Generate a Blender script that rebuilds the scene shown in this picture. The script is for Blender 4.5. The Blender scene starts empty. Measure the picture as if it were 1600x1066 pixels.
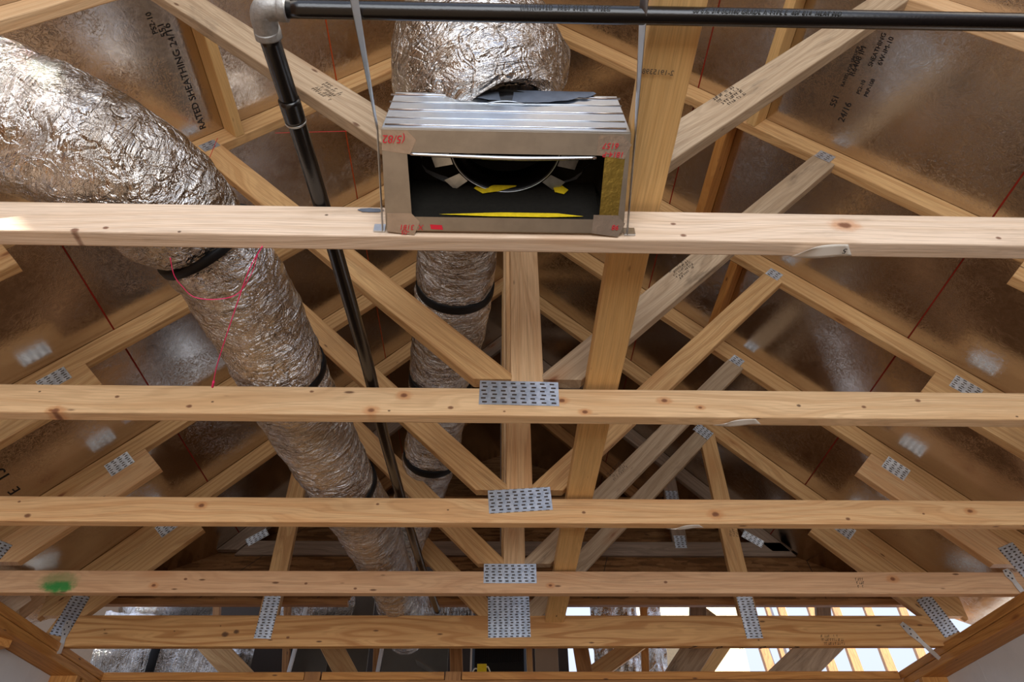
import bpy, bmesh, math, random
from mathutils import Vector, Matrix, noise
random.seed(7)
CZ = 1.42                      # eye height above the floor; builders take heights measured from the eye
S = bpy.context.scene
COL = S.collection

# ------------------------------------------------------------------ camera
F_PX, PITCH, YAW, ROLL = 1072.4, 0.714778, 0.033603, -0.011391
cp, sp = math.cos(PITCH), math.sin(PITCH)
FWD = Vector((math.sin(YAW)*cp, math.cos(YAW)*cp, sp))
R0 = Vector((math.cos(YAW), -math.sin(YAW), 0)); U0 = R0.cross(FWD)
RGT = R0*math.cos(ROLL) + U0*math.sin(ROLL); UPV = -R0*math.sin(ROLL) + U0*math.cos(ROLL)
cam_d = bpy.data.cameras.new('camera'); cam = bpy.data.objects.new('camera', cam_d); COL.objects.link(cam)
cam.matrix_world = Matrix(((RGT.x, UPV.x, -FWD.x, 0), (RGT.y, UPV.y, -FWD.y, 0), (RGT.z, UPV.z, -FWD.z, CZ), (0, 0, 0, 1)))
cam_d.sensor_fit = 'HORIZONTAL'; cam_d.sensor_width = 36; cam_d.lens = F_PX/1600*36
cam_d.clip_start = 0.02; cam_d.clip_end = 200
S.camera = cam

# ------------------------------------------------------------------ world, sun, exposure
w = bpy.data.worlds.new('sky'); S.world = w; w.use_nodes = True
bgn = w.node_tree.nodes['Background']
wt = w.node_tree
tc = wt.nodes.new('ShaderNodeTexCoord'); sep = wt.nodes.new('ShaderNodeSeparateXYZ'); rmp = wt.nodes.new('ShaderNodeValToRGB')
wt.links.new(tc.outputs['Generated'], sep.inputs[0]); wt.links.new(sep.outputs['Z'], rmp.inputs[0])
rmp.color_ramp.elements[0].position = 0.0; rmp.color_ramp.elements[0].color = (0.66, 0.72, 0.86, 1)
rmp.color_ramp.elements[1].position = 0.85; rmp.color_ramp.elements[1].color = (1.05, 1.20, 1.60, 1)
wt.links.new(rmp.outputs[0], bgn.inputs['Color']); bgn.inputs['Strength'].default_value = 0.70

def lamp(name, kind, loc, direction, **kw):
    d = bpy.data.lights.new(name, kind); o = bpy.data.objects.new(name, d); COL.objects.link(o)
    o.location = Vector(loc) + Vector((0, 0, CZ)); o.rotation_euler = Vector(direction).to_track_quat('-Z', 'Y').to_euler()
    for k, v in kw.items(): setattr(d, k, v)
    return o
SUN_DIR = Vector((-0.50, 0.62, -0.60))
lamp('sun', 'SUN', (3, -6, 6), SUN_DIR, energy=8.0, angle=0.009, color=(1.0, 0.97, 0.93))
lamp('added_rear_daylight', 'AREA', (0.1, -2.7, 0.1), (0, 1, 0.42), energy=84, shape='RECTANGLE', size=3.6, size_y=2.2, color=(0.93, 0.96, 1.0))  # added unseen area lamp, boosting daylight from the open rear
S.view_settings.view_transform = 'Standard'; S.view_settings.look = 'None'
S.view_settings.gamma = 1; S.view_settings.use_curve_mapping = False
S.view_settings.exposure = 0.66
S.cycles.max_bounces = 8; S.cycles.diffuse_bounces = 4; S.cycles.glossy_bounces = 5
S.cycles.use_denoising = True

# ------------------------------------------------------------------ geometry of the roof (eye-centred)
X0, H = 0.09, 1.0244            # centre line of the trusses, underside of the bottom chords
YT = [0.874, 1.476, 2.089, 2.698, 3.308]
ZR, PS = 3.4996, 1.018          # ridge height and slope of the sheathing
HR = ZR - H
TH = math.atan(PS); CS = math.cos(TH); SN = math.sin(TH)
def at(px, py, Y):
    d = RGT*((px-800)/F_PX) - UPV*((py-533)/F_PX) + FWD
    return d*(Y/d.y)
def atz(px, py, Z):
    d = RGT*((px-800)/F_PX) - UPV*((py-533)/F_PX) + FWD
    return d*(Z/d.z)

# ------------------------------------------------------------------ materials
def srgb(r, g, b):
    f = lambda c: (c/255/12.92) if c/255 <= .04045 else ((c/255+.055)/1.055)**2.4
    return (f(r), f(g), f(b), 1)
class NT:
    def __init__(s, name):
        s.m = bpy.data.materials.new(name); s.m.use_nodes = True; s.t = s.m.node_tree
        s.b = s.t.nodes['Principled BSDF']
    def n(s, typ, **kw):
        x = s.t.nodes.new('ShaderNode'+typ)
        for k, v in kw.items(): setattr(x, k, v)
        return x
    def put(s, sock, v):
        if isinstance(v, bpy.types.NodeSocket): s.t.links.new(v, sock)
        else: sock.default_value = v
    def math(s, op, a, b=0.0, c=None):
        x = s.n('Math', operation=op); s.put(x.inputs[0], a); s.put(x.inputs[1], b)
        if c is not None: s.put(x.inputs[2], c)
        return x.outputs[0]
    def vec(s, x, y, z):
        c = s.n('CombineXYZ'); s.put(c.inputs[0], x); s.put(c.inputs[1], y); s.put(c.inputs[2], z); return c.outputs[0]
    def xyz(s, kind='Object'):
        t = s.n('TexCoord'); p = s.n('SeparateXYZ'); s.t.links.new(t.outputs[kind], p.inputs[0]); return p.outputs
    def noise(s, v, scale, detail=3, rough=.55, dist=0):
        x = s.n('TexNoise'); s.put(x.inputs['Vector'], v); x.inputs['Scale'].default_value = scale
        x.inputs['Detail'].default_value = detail; x.inputs['Roughness'].default_value = rough; x.inputs['Distortion'].default_value = dist
        return x.outputs['Fac']
    def smooth(s, v, a, b, lo=0., hi=1.):
        x = s.n('MapRange', interpolation_type='SMOOTHSTEP'); s.put(x.inputs[0], v)
        for i, q in enumerate((a, b, lo, hi)): x.inputs[i+1].default_value = q
        return x.outputs[0]
    def mix(s, f, a, b, mode='MIX'):
        x = s.n('Mix', data_type='RGBA', blend_type=mode); s.put(x.inputs[0], f); s.put(x.inputs[6], a); s.put(x.inputs[7], b); return x.outputs[2]
    def ramp(s, v, stops):
        x = s.n('ValToRGB'); s.put(x.inputs[0], v); e = x.color_ramp.elements
        while len(e) < len(stops): e.new(.5)
        for q, (p, c) in zip(e, stops): q.position = p; q.color = c
        return x.outputs[0]
    def bump(s, h, strength, dist=.01, prev=None):
        x = s.n('Bump'); s.put(x.inputs['Height'], h); x.inputs['Strength'].default_value = strength; x.inputs['Distance'].default_value = dist
        if prev: s.t.links.new(prev, x.inputs['Normal'])
        return x.outputs[0]
    def fin(s, col=None, rough=None, metal=None, normal=None, spec=None):
        if col is not None: s.put(s.b.inputs['Base Color'], col)
        if rough is not None: s.put(s.b.inputs['Roughness'], rough)
        if metal is not None: s.put(s.b.inputs['Metallic'], metal)
        if normal is not None: s.put(s.b.inputs['Normal'], normal)
        if spec is not None: s.b.inputs['Specular IOR Level'].default_value = spec
        return s.m

def wood(name, light, dark, grain=.45, freq=70., knots=.6, dirt=.25, spots=(), knotcol=(120, 66, 34)):
    s = NT(name); x, y, z = s.xyz()[:3]
    r = s.n('ObjectInfo').outputs['Random']
    ox = s.math('MULTIPLY', r, 37.0); oz = s.math('MULTIPLY', r, 5.3)
    X = s.math('ADD', x, ox); Z = s.math('ADD', z, oz); Yy = s.math('ADD', y, oz)
    n1 = s.noise(s.vec(s.math('MULTIPLY', X, .9), s.math('MULTIPLY', Yy, 7.), s.math('MULTIPLY', Z, 7.)), 1.0, 2, .5, .3)
    ph = s.math('ADD', s.math('MULTIPLY', n1, 14.), s.math('MULTIPLY', s.math('ADD', Z, s.math('MULTIPLY', Yy, .8)), freq))
    g = s.math('SINE', s.math('MULTIPLY', ph, 3.1416))
    g = s.smooth(g, -.2, 1.0)
    g2 = s.smooth(s.math('SINE', s.math('MULTIPLY', ph, 3.1416*3.7)), 0., 1.0)
    fib = s.noise(s.vec(s.math('MULTIPLY', X, 6.), s.math('MULTIPLY', Yy, 240.), s.math('MULTIPLY', Z, 240.)), 1.0, 3, .7)
    big = s.noise(s.vec(s.math('MULTIPLY', X, 1.6), s.math('MULTIPLY', Yy, 8.), s.math('MULTIPLY', Z, 8.)), 1.0, 3, .6)
    c = s.mix(s.math('MULTIPLY', g, grain), srgb(*light), srgb(*dark))
    c = s.mix(s.math('MULTIPLY', g2, .20), c, srgb(*[int(q*.86) for q in dark]))
    c = s.mix(s.smooth(fib, .35, .75, 0, .38), c, srgb(*[int(q*.72) for q in dark]))
    c = s.mix(s.smooth(big, .42, .72, 0, .5), c, srgb(*[min(255, int(a*.5+b*.5)) for a, b in zip(light, dark)]))
    dn = s.noise(s.vec(s.math('MULTIPLY', X, 3.), s.math('MULTIPLY', Yy, 14.), s.math('MULTIPLY', Z, 14.)), 1.0, 5, .7)
    c = s.mix(s.smooth(dn, .53, .74, 0, dirt), c, srgb(92, 78, 62))
    v = s.n('TexVoronoi'); s.put(v.inputs['Vector'], s.vec(s.math('MULTIPLY', X, 2.8), s.math('MULTIPLY', Yy, 10.), s.math('MULTIPLY', Z, 10.))); v.inputs['Scale'].default_value = 1.0
    cs = s.n('SeparateColor'); s.t.links.new(v.outputs['Color'], cs.inputs[0])
    keep = s.math('LESS_THAN', cs.outputs[0], knots)
    dd = s.math('ADD', v.outputs['Distance'], s.math('MULTIPLY', s.math('SUBTRACT', dn, .5), .12))
    kn = s.math('MULTIPLY', s.smooth(dd, .05, .13, 1, 0), keep); halo = s.math('MULTIPLY', s.smooth(dd, .10, .33, .42, 0), keep)
    c = s.mix(halo, c, srgb(*[int(a*.5+b*.5) for a, b in zip(dark, (178, 112, 60))]))
    c = s.mix(s.math('MULTIPLY', kn, .8), c, srgb(*knotcol))
    v2 = s.n('TexVoronoi'); s.put(v2.inputs['Vector'], s.vec(s.math('MULTIPLY', X, 6.5), s.math('MULTIPLY', Yy, 22.), s.math('MULTIPLY', Z, 22.))); v2.inputs['Scale'].default_value = 1.0
    cs2 = s.n('SeparateColor'); s.t.links.new(v2.outputs['Color'], cs2.inputs[0])
    c = s.mix(s.math('MULTIPLY', s.smooth(v2.outputs['Distance'], .05, .12, .85, 0), s.math('LESS_THAN', cs2.outputs[1], .34)), c, srgb(86, 52, 30))
    ck = s.noise(s.vec(s.math('MULTIPLY', X, 3.5), s.math('MULTIPLY', Yy, 60.), s.math('MULTIPLY', Z, 60.)), 1.0, 3, .6)
    c = s.mix(s.smooth(ck, .735, .77, 0, .55), c, srgb(78, 52, 34))
    nv = s.noise(s.vec(s.math('MULTIPLY', x, 50.), s.math('MULTIPLY', y, 50.), s.math('MULTIPLY', z, 50.)), 1., 3, .6)
    for (sx, sz, rx, rz, col, k) in spots:
        ex = s.math('DIVIDE', s.math('SUBTRACT', x, sx), rx); ez = s.math('DIVIDE', s.math('SUBTRACT', z, sz), rz)
        d2 = s.math('ADD', s.math('MULTIPLY', ex, ex), s.math('MULTIPLY', ez, ez))
        d2 = s.math('ADD', d2, s.math('MULTIPLY', s.math('SUBTRACT', nv, .5), 1.1))
        c = s.mix(s.smooth(d2, .1, 1.1, k, 0), c, srgb(*col))
    b = s.bump(fib, .25, .002); b = s.bump(s.math('MULTIPLY', g, -1), .12, .002, b)
    return s.fin(c, s.smooth(fib, .2, .8, .5, .68), 0., b, .3)

W = {
 'pale':  wood('pale_pine', (226, 200, 172), (196, 160, 122), .30, 55, .5, .30, knotcol=(150, 104, 66)),
 'cream': wood('cream_pine', (222, 186, 142), (190, 142, 94), .32, 60, .7, .16),
 'amber': wood('amber_pine', (220, 178, 128), (196, 136, 82), .34, 52, .7, .16),
 'rose':  wood('rosy_pine', (208, 166, 124), (174, 122, 82), .28, 46, .7, .22, spots=((0.27, -.02, .075, .03, (16, 130, 52), .95), (0.30, .02, .08, .04, (60, 120, 60), .5))),
 'grain': wood('grained_pine', (206, 158, 100), (164, 108, 56), .75, 38, .25, .12),
 'tan':   wood('tan_pine', (212, 170, 116), (176, 126, 76), .5, 60, .45, .22),
 'grey':  wood('weathered_pine', (188, 164, 134), (144, 116, 86), .4, 55, .4, .75),
 'gold':  wood('golden_spruce', (222, 182, 122), (204, 158, 96), .25, 130, .12, .08),
 'brown': wood('brown_pine', (172, 122, 72), (126, 82, 44), .45, 50, .4, .35),
 'fir':   wood('orange_fir', (200, 142, 76), (164, 104, 48), .5, 64, .35, .28),
 'dusk':  wood('dusty_pine', (150, 128, 108), (112, 92, 76), .4, 60, .4, .4),
}
def chord_knots(i, pts, x0=2.22, zc=.0445):
    out = []
    for (px, py, rr, kind) in pts:
        p = at(px, py, YT[i]); X = p.x-(X0-x0); Z = max(-zc+.004, min(zc-.004, p.z-H-zc))
        if kind == 2: out.append((X, Z, rr*2.8, rr*1.7, (186, 118, 62), .55))
        out.append((X, Z, rr*1.15, rr*.8, (104, 58, 34) if kind else (70, 44, 28), .85))
    return tuple(out)
CH = [
 wood('near_chord_pine', (230, 206, 180), (200, 166, 130), .30, 55, .25, .30, spots=chord_knots(0, ((1320, 352, .014, 2), (1052, 350, .006, 1), (1068, 368, .007, 1), (165, 356, .006, 1), (275, 373, .004, 0), (115, 362, .008, 1), (510, 336, .004, 0), (1560, 372, .006, 1)))),
 wood('second_chord_pine', (228, 192, 146), (194, 146, 96), .34, 60, .2, .16, spots=chord_knots(1, ((62, 612, .004, 0), (183, 620, .006, 1), (79, 641, .006, 0), (82, 650, .011, 2), (295, 635, .008, 1), (332, 628, .004, 0), (487, 612, .006, 1), (580, 641, .010, 2), (631, 618, .010, 2), (608, 642, .004, 0), (704, 637, .008, 1), (788, 643, .004, 1), (878, 626, .009, 2), (914, 644, .008, 2), (1038, 626, .009, 2), (1094, 637, .006, 2), (1248, 634, .006, 0), (1350, 636, .007, 1), (1434, 626, .008, 1), (1589, 651, .004, 0)))),
 wood('third_chord_pine', (226, 184, 132), (200, 140, 84), .36, 52, .2, .16, spots=chord_knots(2, ((30, 784, .006, 1), (43, 806, .011, 1), (315, 790, .010, 2), (590, 788, .006, 1), (700, 797, .004, 0), (912, 801, .007, 1), (1118, 804, .013, 2), (1325, 811, .008, 1), (1516, 799, .010, 2), (1443, 803, .005, 1)))),
 wood('fourth_chord_pine', (214, 172, 130), (180, 128, 86), .30, 46, .3, .22, spots=chord_knots(3, ((240, 915, .009, 2), (290, 905, .007, 1), (555, 920, .007, 1), (478, 912, .007, 1), (1040, 910, .008, 1), (1395, 905, .012, 2), (860, 915, .008, 2)))+((at(90, 918, YT[3]).x-X0+2.22, -.022, .075, .028, (16, 130, 52), .95), (at(92, 908, YT[3]).x-X0+2.22, .0, .09, .045, (60, 120, 60), .5))),
 wood('fifth_chord_pine', (210, 162, 104), (166, 110, 58), .75, 38, .15, .12, spots=chord_knots(4, ((352, 990, .018, 0), (370, 986, .014, 0), (345, 977, .004, 0), (164, 983, .004, 0), (273, 985, .004, 0), (450, 995, .008, 1), (1185, 999, .005, 0)), 2.128, .06)),
]
def flat(name, col, rough=.6, metal=0., bump=0., bs=60, spec=.4, var=.15):
    s = NT(name); x, y, z = s.xyz()[:3]
    n = s.noise(s.vec(x, y, z), bs, 4, .6)
    c = s.mix(s.smooth(n, .3, .75, 0, var), srgb(*col), srgb(*[int(q*.55) for q in col]))
    return s.fin(c, rough, metal, s.bump(n, bump, .003) if bump else None, spec)
def foil_sheathing():
    s = NT('radiant_barrier_foil'); x, y, z = s.xyz()[:3]; v = s.vec(x, y, z)
    fine = s.noise(v, 150, 3, .6, .6); mid = s.noise(v, 26, 4, .65, 1.8); big = s.noise(v, 2.2, 3, .6)
    rid = s.math('ABSOLUTE', s.math('SUBTRACT', s.noise(v, 34, 3, .6, 2.5), .5))
    scr = s.smooth(rid, 0, .035, 1, 0)
    zone = s.smooth(big, .42, .62)
    b = s.bump(fine, .07, .002); b = s.bump(mid, .07, .005, b)
    b = s.bump(s.math('MULTIPLY', scr, zone), .15, .004, b)
    c = s.mix(s.smooth(big, .35, .7, 0, .5), srgb(206, 196, 184), srgb(172, 156, 138))
    c = s.mix(s.smooth(s.noise(v, 9, 6, .75), .62, .74, 0, .12), c, srgb(120, 92, 66))
    return s.fin(c, s.math('ADD', s.smooth(mid, .3, .7, .13, .21), s.math('MULTIPLY', zone, .04)), 1., b)
def duct_foil(name, tint):
    s = NT(name); t = s.n('TexCoord'); uv = s.n('SeparateXYZ'); s.t.links.new(t.outputs['UV'], uv.inputs[0])
    u, vv = uv.outputs[0], uv.outputs[1]
    ob = s.xyz(); v3 = s.vec(ob[0], ob[1], ob[2])
    # wrinkles ride round the duct: stretched around, tight along
    a = s.noise(s.vec(s.math('MULTIPLY', u, 7.), s.math('MULTIPLY', vv, 26.), ob[2]), 1., 5, .6, 1.6)
    b2 = s.noise(v3, 30, 4, .6, 2.2)
    rid = s.math('ABSOLUTE', s.math('SUBTRACT', s.noise(v3, 11, 3, .55, 1.6), .5))
    b = s.bump(a, .9, .030); b = s.bump(b2, .5, .010, b); b = s.bump(s.smooth(rid, 0, .05), .5, .010, b)
    c = s.mix(s.smooth(s.noise(v3, 5, 3), .35, .7, 0, .6), srgb(*tint), srgb(150, 136, 116))
    return s.fin(c, s.smooth(b2, .3, .7, .07, .17), 1., b)
def plate_metal():
    s = NT('toothed_galvanised_plate'); x, y, z = s.xyz()[:3]
    cx, cz = .0262, .0125
    colid = s.math('FLOOR', s.math('DIVIDE', x, cx))
    fx = s.math('FRACT', s.math('DIVIDE', x, cx))
    zz = s.math('ADD', z, s.math('MULTIPLY', s.math('FRACT', s.math('MULTIPLY', s.math('ADD', colid, 60.), .5)), .0))
    fz = s.math('FRACT', s.math('DIVIDE', zz, cz))
    row = s.math('FRACT', s.math('MULTIPLY', s.math('FLOOR', s.math('DIVIDE', zz, cz)), .5))
    cxo = s.math('ADD', .38, s.math('MULTIPLY', row, .28))
    dx = s.math('ABSOLUTE', s.math('SUBTRACT', fx, cxo)); dz = s.math('ABSOLUTE', s.math('SUBTRACT', fz, .5))
    slot = s.math('MULTIPLY', s.math('LESS_THAN', dx, .24), s.math('LESS_THAN', dz, .2))
    lip = s.math('MULTIPLY', s.math('LESS_THAN', dx, .30), s.math('LESS_THAN', dz, .34))
    n = s.noise(s.vec(x, y, z), 45, 3, .6)
    c = s.mix(s.smooth(n, .3, .7), srgb(226, 234, 244), srgb(186, 198, 212))
    c = s.mix(slot, c, srgb(58, 46, 36))
    return s.fin(c, s.mix(n, (.36,)*3+(1,), (.50,)*3+(1,)), s.math('SUBTRACT', 1., slot), s.bump(s.math('SUBTRACT', lip, s.math('MULTIPLY', slot, 2.)), .6, .002))
def osb():
    s = NT('oriented_strand_board'); x, y, z = s.xyz()[:3]
    v = s.n('TexVoronoi'); s.put(v.inputs['Vector'], s.vec(s.math('MULTIPLY', x, 9.), s.math('MULTIPLY', y, 42.), z)); v.inputs['Scale'].default_value = 1.
    q = s.n('SeparateColor'); s.t.links.new(v.outputs['Color'], q.inputs[0])
    c = s.ramp(q.outputs[0], [(0, srgb(112, 76, 44)), (.5, srgb(146, 102, 62)), (1, srgb(170, 124, 80))])
    c = s.mix(s.smooth(s.noise(s.vec(x, y, z), 30, 4, .7), .5, .75, 0, .6), c, srgb(70, 46, 28))
    return s.fin(c, .75, 0., s.bump(q.outputs[0], .3, .003), .2)
FOILS = foil_sheathing(); DUCT = duct_foil('crinkled_silver_foil', (206, 202, 198)); PLATE = plate_metal(); OSB = osb()
GALV = flat('galvanised_steel', (196, 202, 206), .3, 1., .12, 90, .5, .25)
GALVB = flat('bright_galvanised_steel', (206, 214, 222), .28, 1., .05, 40, .5, .1)
BLACKP = flat('black_lacquered_pipe', (11, 10, 11), .24, 0., .08, 220, .6, .3)
IRON = flat('grey_malleable_iron', (150, 147, 142), .5, .5, .3, 160, .4, .3)
BAND = flat('black_band', (14, 14, 15), .55, 0, .1, 60, .3)
LINER = flat('black_duct_liner', (30, 28, 24), .9, 0, .5, 130, .1, .4)
GLOSSB = flat('glossy_black_collar', (14, 13, 13), .25, 0, .1, 60, .5)
YEL = flat('yellow_fibreglass', (214, 186, 34), .9, 0, .6, 90, .1, .3)
MAST = flat('grey_mastic', (104, 112, 124), .55, 0, .6, 45, .4, .3)
TAPE = flat('foil_tape', (216, 220, 228), .2, 1., .15, 30, .5, .1)
BOXM = flat('dull_box_foil', (176, 166, 152), .42, 1., .08, 26, .4, .2)
CLEAR = flat('glossy_tape', (186, 168, 150), .22, .7, .35, 40, .5, .2)
PAPER = flat('white_paper', (232, 226, 214), .7, 0, .1, 20, .3, .06)
PINK = flat('pink_string', (255, 50, 120), .6); REDS = flat('red_string', (214, 40, 48), .6)
REDP = flat('red_paint', (134, 34, 18), .7, 0, .3, 60, .2, .35); ORNG = flat('orange_paint', (176, 70, 26), .7, 0, .2, 60, .2, .35)
INK = flat('black_ink', (34, 28, 26), .8); REDI = flat('red_marker', (196, 26, 44), .7); GINK = flat('faded_grey_ink', (96, 82, 66), .8); PIPEINK = flat('pale_pipe_print', (50, 48, 45), .6)
WHITE = flat('white_sheathing_wrap', (214, 212, 208), .8, 0, .15, 14, .2, .08); GREYB = flat('grey_board', (112, 104, 92), .8, 0, .05, 10, .2, .15)
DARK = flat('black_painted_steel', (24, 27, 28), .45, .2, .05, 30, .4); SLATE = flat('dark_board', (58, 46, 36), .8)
FLOORM = flat('dusty_subfloor', (112, 94, 74), .85, 0, .1, 3, .2, .3); YPL = flat('yellow_plastic', (240, 205, 20), .4)
PLYW = flat('rough_plywood', (96, 66, 40), .85, 0, .1, 6, .1, .4)
GYPS = flat('pale_wall_board', (176, 160, 140), .85, 0, .02, 3, .2, .1); GRN = flat('green_paint', (20, 120, 50), .8)
NAIL = flat('nail_steel', (60, 58, 56), .5, .7)

# ------------------------------------------------------------------ builders
WM = {}
def put(o, M, parent):
    COL.objects.link(o)
    WM[o.name] = M
    if parent is not None:
        o.parent = parent; o.matrix_basis = WM[parent.name].inverted() @ M
    else: o.matrix_basis = M
    return o
def tag(o, label=None, cat=None, group=None, kind=None):
    if label: o['label'] = label
    if cat: o['category'] = cat
    if group: o['group'] = group
    if kind: o['kind'] = kind
    return o
def thing(name, loc, label, cat, group=None):
    o = bpy.data.objects.new(name, None); o.empty_display_size = .05
    put(o, Matrix.Translation(Vector(loc)+Vector((0, 0, CZ))), None)
    return tag(o, label, cat, group)
def mesh(name, verts, faces, mat, parent=None, M=None, smooth=False, uvs=None):
    me = bpy.data.meshes.new(name); me.from_pydata([tuple(v) for v in verts], [], faces)
    me.materials.append(mat)
    if smooth: me.polygons.foreach_set('use_smooth', [True]*len(me.polygons))
    if uvs:
        L = me.uv_layers.new(name='uv')
        for l in me.loops: L.data[l.index].uv = uvs[l.vertex_index]
    me.update()
    o = bpy.data.objects.new(name, me)
    return put(o, M if M is not None else Matrix.Translation((0, 0, CZ)), parent)
def frame(p0, p1, zdir):
    p0, p1 = Vector(p0), Vector(p1); x = (p1-p0).normalized(); z = Vector(zdir); z = (z - x*z.dot(x)).normalized(); y = z.cross(x)
    L = (p1-p0).length
    return Matrix(((x.x, y.x, z.x, p0.x), (x.y, y.y, z.y, p0.y), (x.z, y.z, z.z, p0.z+CZ), (0, 0, 0, 1))), L, x, y, z
def board(name, p0, p1, t, d, mat, parent=None, zdir=(0, 0, 1), c0='p', c1='p', r=.0035):
    """lumber from p0 to p1: t thick across, d deep along zdir, eased arrises; end cuts p(erpendicular), v(ertical), h(orizontal)"""
    M, L, x, y, z = frame(p0, p1, zdir)
    prof = []
    for sy, sz, a0 in ((1, 1, 0), (-1, 1, 90), (-1, -1, 180), (1, -1, 270)):
        for k in range(3):
            a = math.radians(a0+45*k); prof.append((sy*(t/2-r)+r*math.cos(a), sz*(d/2-r)+r*math.sin(a)))
    def k_(c):
        if c == 'v': return -z.x/x.x if abs(x.x) > 1e-6 else 0
        if c == 'h': return -z.z/x.z
        if isinstance(c, float): return c
        return 0
    ka, kb = k_(c0), k_(c1); n = len(prof)
    nseg = max(1, int(L/.25)); V = []; F = []
    for i in range(nseg+1):
        f = i/nseg
        for (py, pz) in prof: V.append((f*L + pz*(ka*(1-f)+kb*f), py, pz))
    for i in range(nseg):
        for j in range(n):
            a, b = i*n+j, i*n+(j+1) % n; F.append((a, b, b+n, a+n))
    F.append(tuple(range(n-1, -1, -1))); F.append(tuple(range(nseg*n, nseg*n+n)))
    return mesh(name, V, F, mat, parent, M)
def box(name, c, s, mat, parent=None, M3=None):
    a, b, h = s[0]/2, s[1]/2, s[2]/2; e = min(s)*.06
    bm = bmesh.new(); bmesh.ops.create_cube(bm, size=1)
    for v in bm.verts: v.co = Vector((v.co.x*s[0], v.co.y*s[1], v.co.z*s[2]))
    bmesh.ops.bevel(bm, geom=bm.edges[:], offset=e, segments=1, affect='EDGES')
    me = bpy.data.meshes.new(name); bm.to_mesh(me); bm.free(); me.materials.append(mat)
    o = bpy.data.objects.new(name, me)
    M = Matrix.Translation(Vector(c)+Vector((0, 0, CZ)))
    if M3 is not None: M = M @ M3.to_4x4()
    return put(o, M, parent)
def slab(name, pts, nrm, th, mat, parent=None, local=False):
    """polygon with thickness th along nrm"""
    nrm = Vector(nrm).normalized(); n = len(pts); P = [Vector(p) for p in pts]
    V = P + [p+nrm*th for p in P]
    F = [tuple(range(n)), tuple(range(2*n-1, n-1, -1))] + [(i, i+n, (i+1) % n+n, (i+1) % n) for i in range(n)]
    return mesh(name, V, F, mat, parent)
def cr(P, t):
    n = len(P)-1; i = min(int(t*n), n-1); f = t*n-i
    a, b, c, d = P[max(i-1, 0)], P[i], P[i+1], P[min(i+2, n)]
    return .5*((2*b)+(c-a)*f+(2*a-5*b+4*c-d)*f*f+(3*b-a-3*c+d)*f**3)
def sweep(path, N):
    P = [Vector(p[:3]) for p in path]; R = [Vector((p[3], 0, 0)) for p in path]
    pts = [cr(P, i/N) for i in range(N+1)]; rad = [cr(R, i/N).x for i in range(N+1)]
    fr = []; up = Vector((0, 0, 1)); prev = None; s = 0; ss = []
    for i in range(N+1):
        t = (pts[min(i+1, N)]-pts[max(i-1, 0)]).normalized()
        if prev is None:
            a = up if abs(t.z) < .9 else Vector((1, 0, 0)); a = (a-t*a.dot(t)).normalized()
        else: a = (prev-t*prev.dot(t)).normalized()
        prev = a; fr.append((t, a, t.cross(a)))
        if i: s += (pts[i]-pts[i-1]).length
        ss.append(s)
    return pts, rad, fr, ss
def tube(name, path, mat, parent=None, N=24, seg=16, cap=True, disp=None, uv=False, flatten=None, org=None):
    pts, rad, fr, ss = sweep(path, N); V = []; UV = []; F = []
    org = Vector(org) if org is not None else sum(pts, Vector())/len(pts)
    for i in range(N+1):
        t, a, b = fr[i]
        for j in range(seg):
            th = 2*math.pi*j/seg; dirv = a*math.cos(th)+b*math.sin(th)
            r = rad[i] + (disp(pts[i]+dirv*rad[i], ss[i], th, rad[i]) if disp else 0)
            V.append(pts[i]+dirv*r-org); UV.append((j/seg if j <= seg/2 else 1-j/seg, ss[i]))
    for i in range(N):
        for j in range(seg):
            p, q = i*seg+j, i*seg+(j+1) % seg; F.append((p, q, q+seg, p+seg))
    if cap: F.append(tuple(range(seg-1, -1, -1))); F.append(tuple(range(N*seg, N*seg+seg)))
    return mesh(name, V, F, mat, parent, Matrix.Translation(org+Vector((0, 0, CZ))), True, UV if uv else None)
def wire(name, pts, r, mat, parent=None, N=40):
    return tube(name, [tuple(p)+(r,) for p in pts], mat, parent, N, 6)
def text(name, body, origin, xdir, up, size, mat, parent=None, shear=0, ext=.0004, space=1.0):
    c = bpy.data.curves.new(name, 'FONT'); c.body = body; c.size = size; c.extrude = ext; c.shear = shear; c.space_character = space
    c.resolution_u = 3; c.materials.append(mat)
    o = bpy.data.objects.new(name, c)
    x = Vector(xdir).normalized(); y = Vector(up); y = (y-x*y.dot(x)).normalized(); z = x.cross(y)
    p = Vector(origin)
    me = bpy.data.meshes.new_from_object(o); bpy.data.objects.remove(o); bpy.data.curves.remove(c)
    me.name = name; o = bpy.data.objects.new(name, me)
    return put(o, Matrix(((x.x, y.x, z.x, p.x), (x.y, y.y, z.y, p.y), (x.z, y.z, z.z, p.z+CZ), (0, 0, 0, 1))), parent)
def stamp(name, c, xdir, zdir, w_, h_, rows, mat, parent):
    """a worn ink grade stamp: broken rows of short strokes"""
    x = Vector(xdir).normalized(); z = Vector(zdir); z = (z-x*z.dot(x)).normalized(); n = z.cross(x); c = Vector(c); V = []; F = []
    for i in range(rows):
        zz = (i+.5)/rows*h_-h_/2; q = -w_/2
        while q < w_/2:
            l = random.uniform(.003, .007); hh = h_/rows*.33
            if random.random() < .75:
                for (a, b, cc, d) in ((q, zz-hh, q+l*.3, zz+hh), (q, zz+hh*.6, q+l, zz+hh)) if random.random() < .6 else ((q, zz-hh, q+l, zz-hh*.6), (q+l*.7, zz-hh, q+l, zz+hh)):
                    k = len(V); V += [c+x*a+z*b, c+x*cc+z*b, c+x*cc+z*d, c+x*a+z*d]; F.append((k, k+1, k+2, k+3))
            q += l*1.5
    return mesh(name, V, F, mat, parent)
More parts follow.
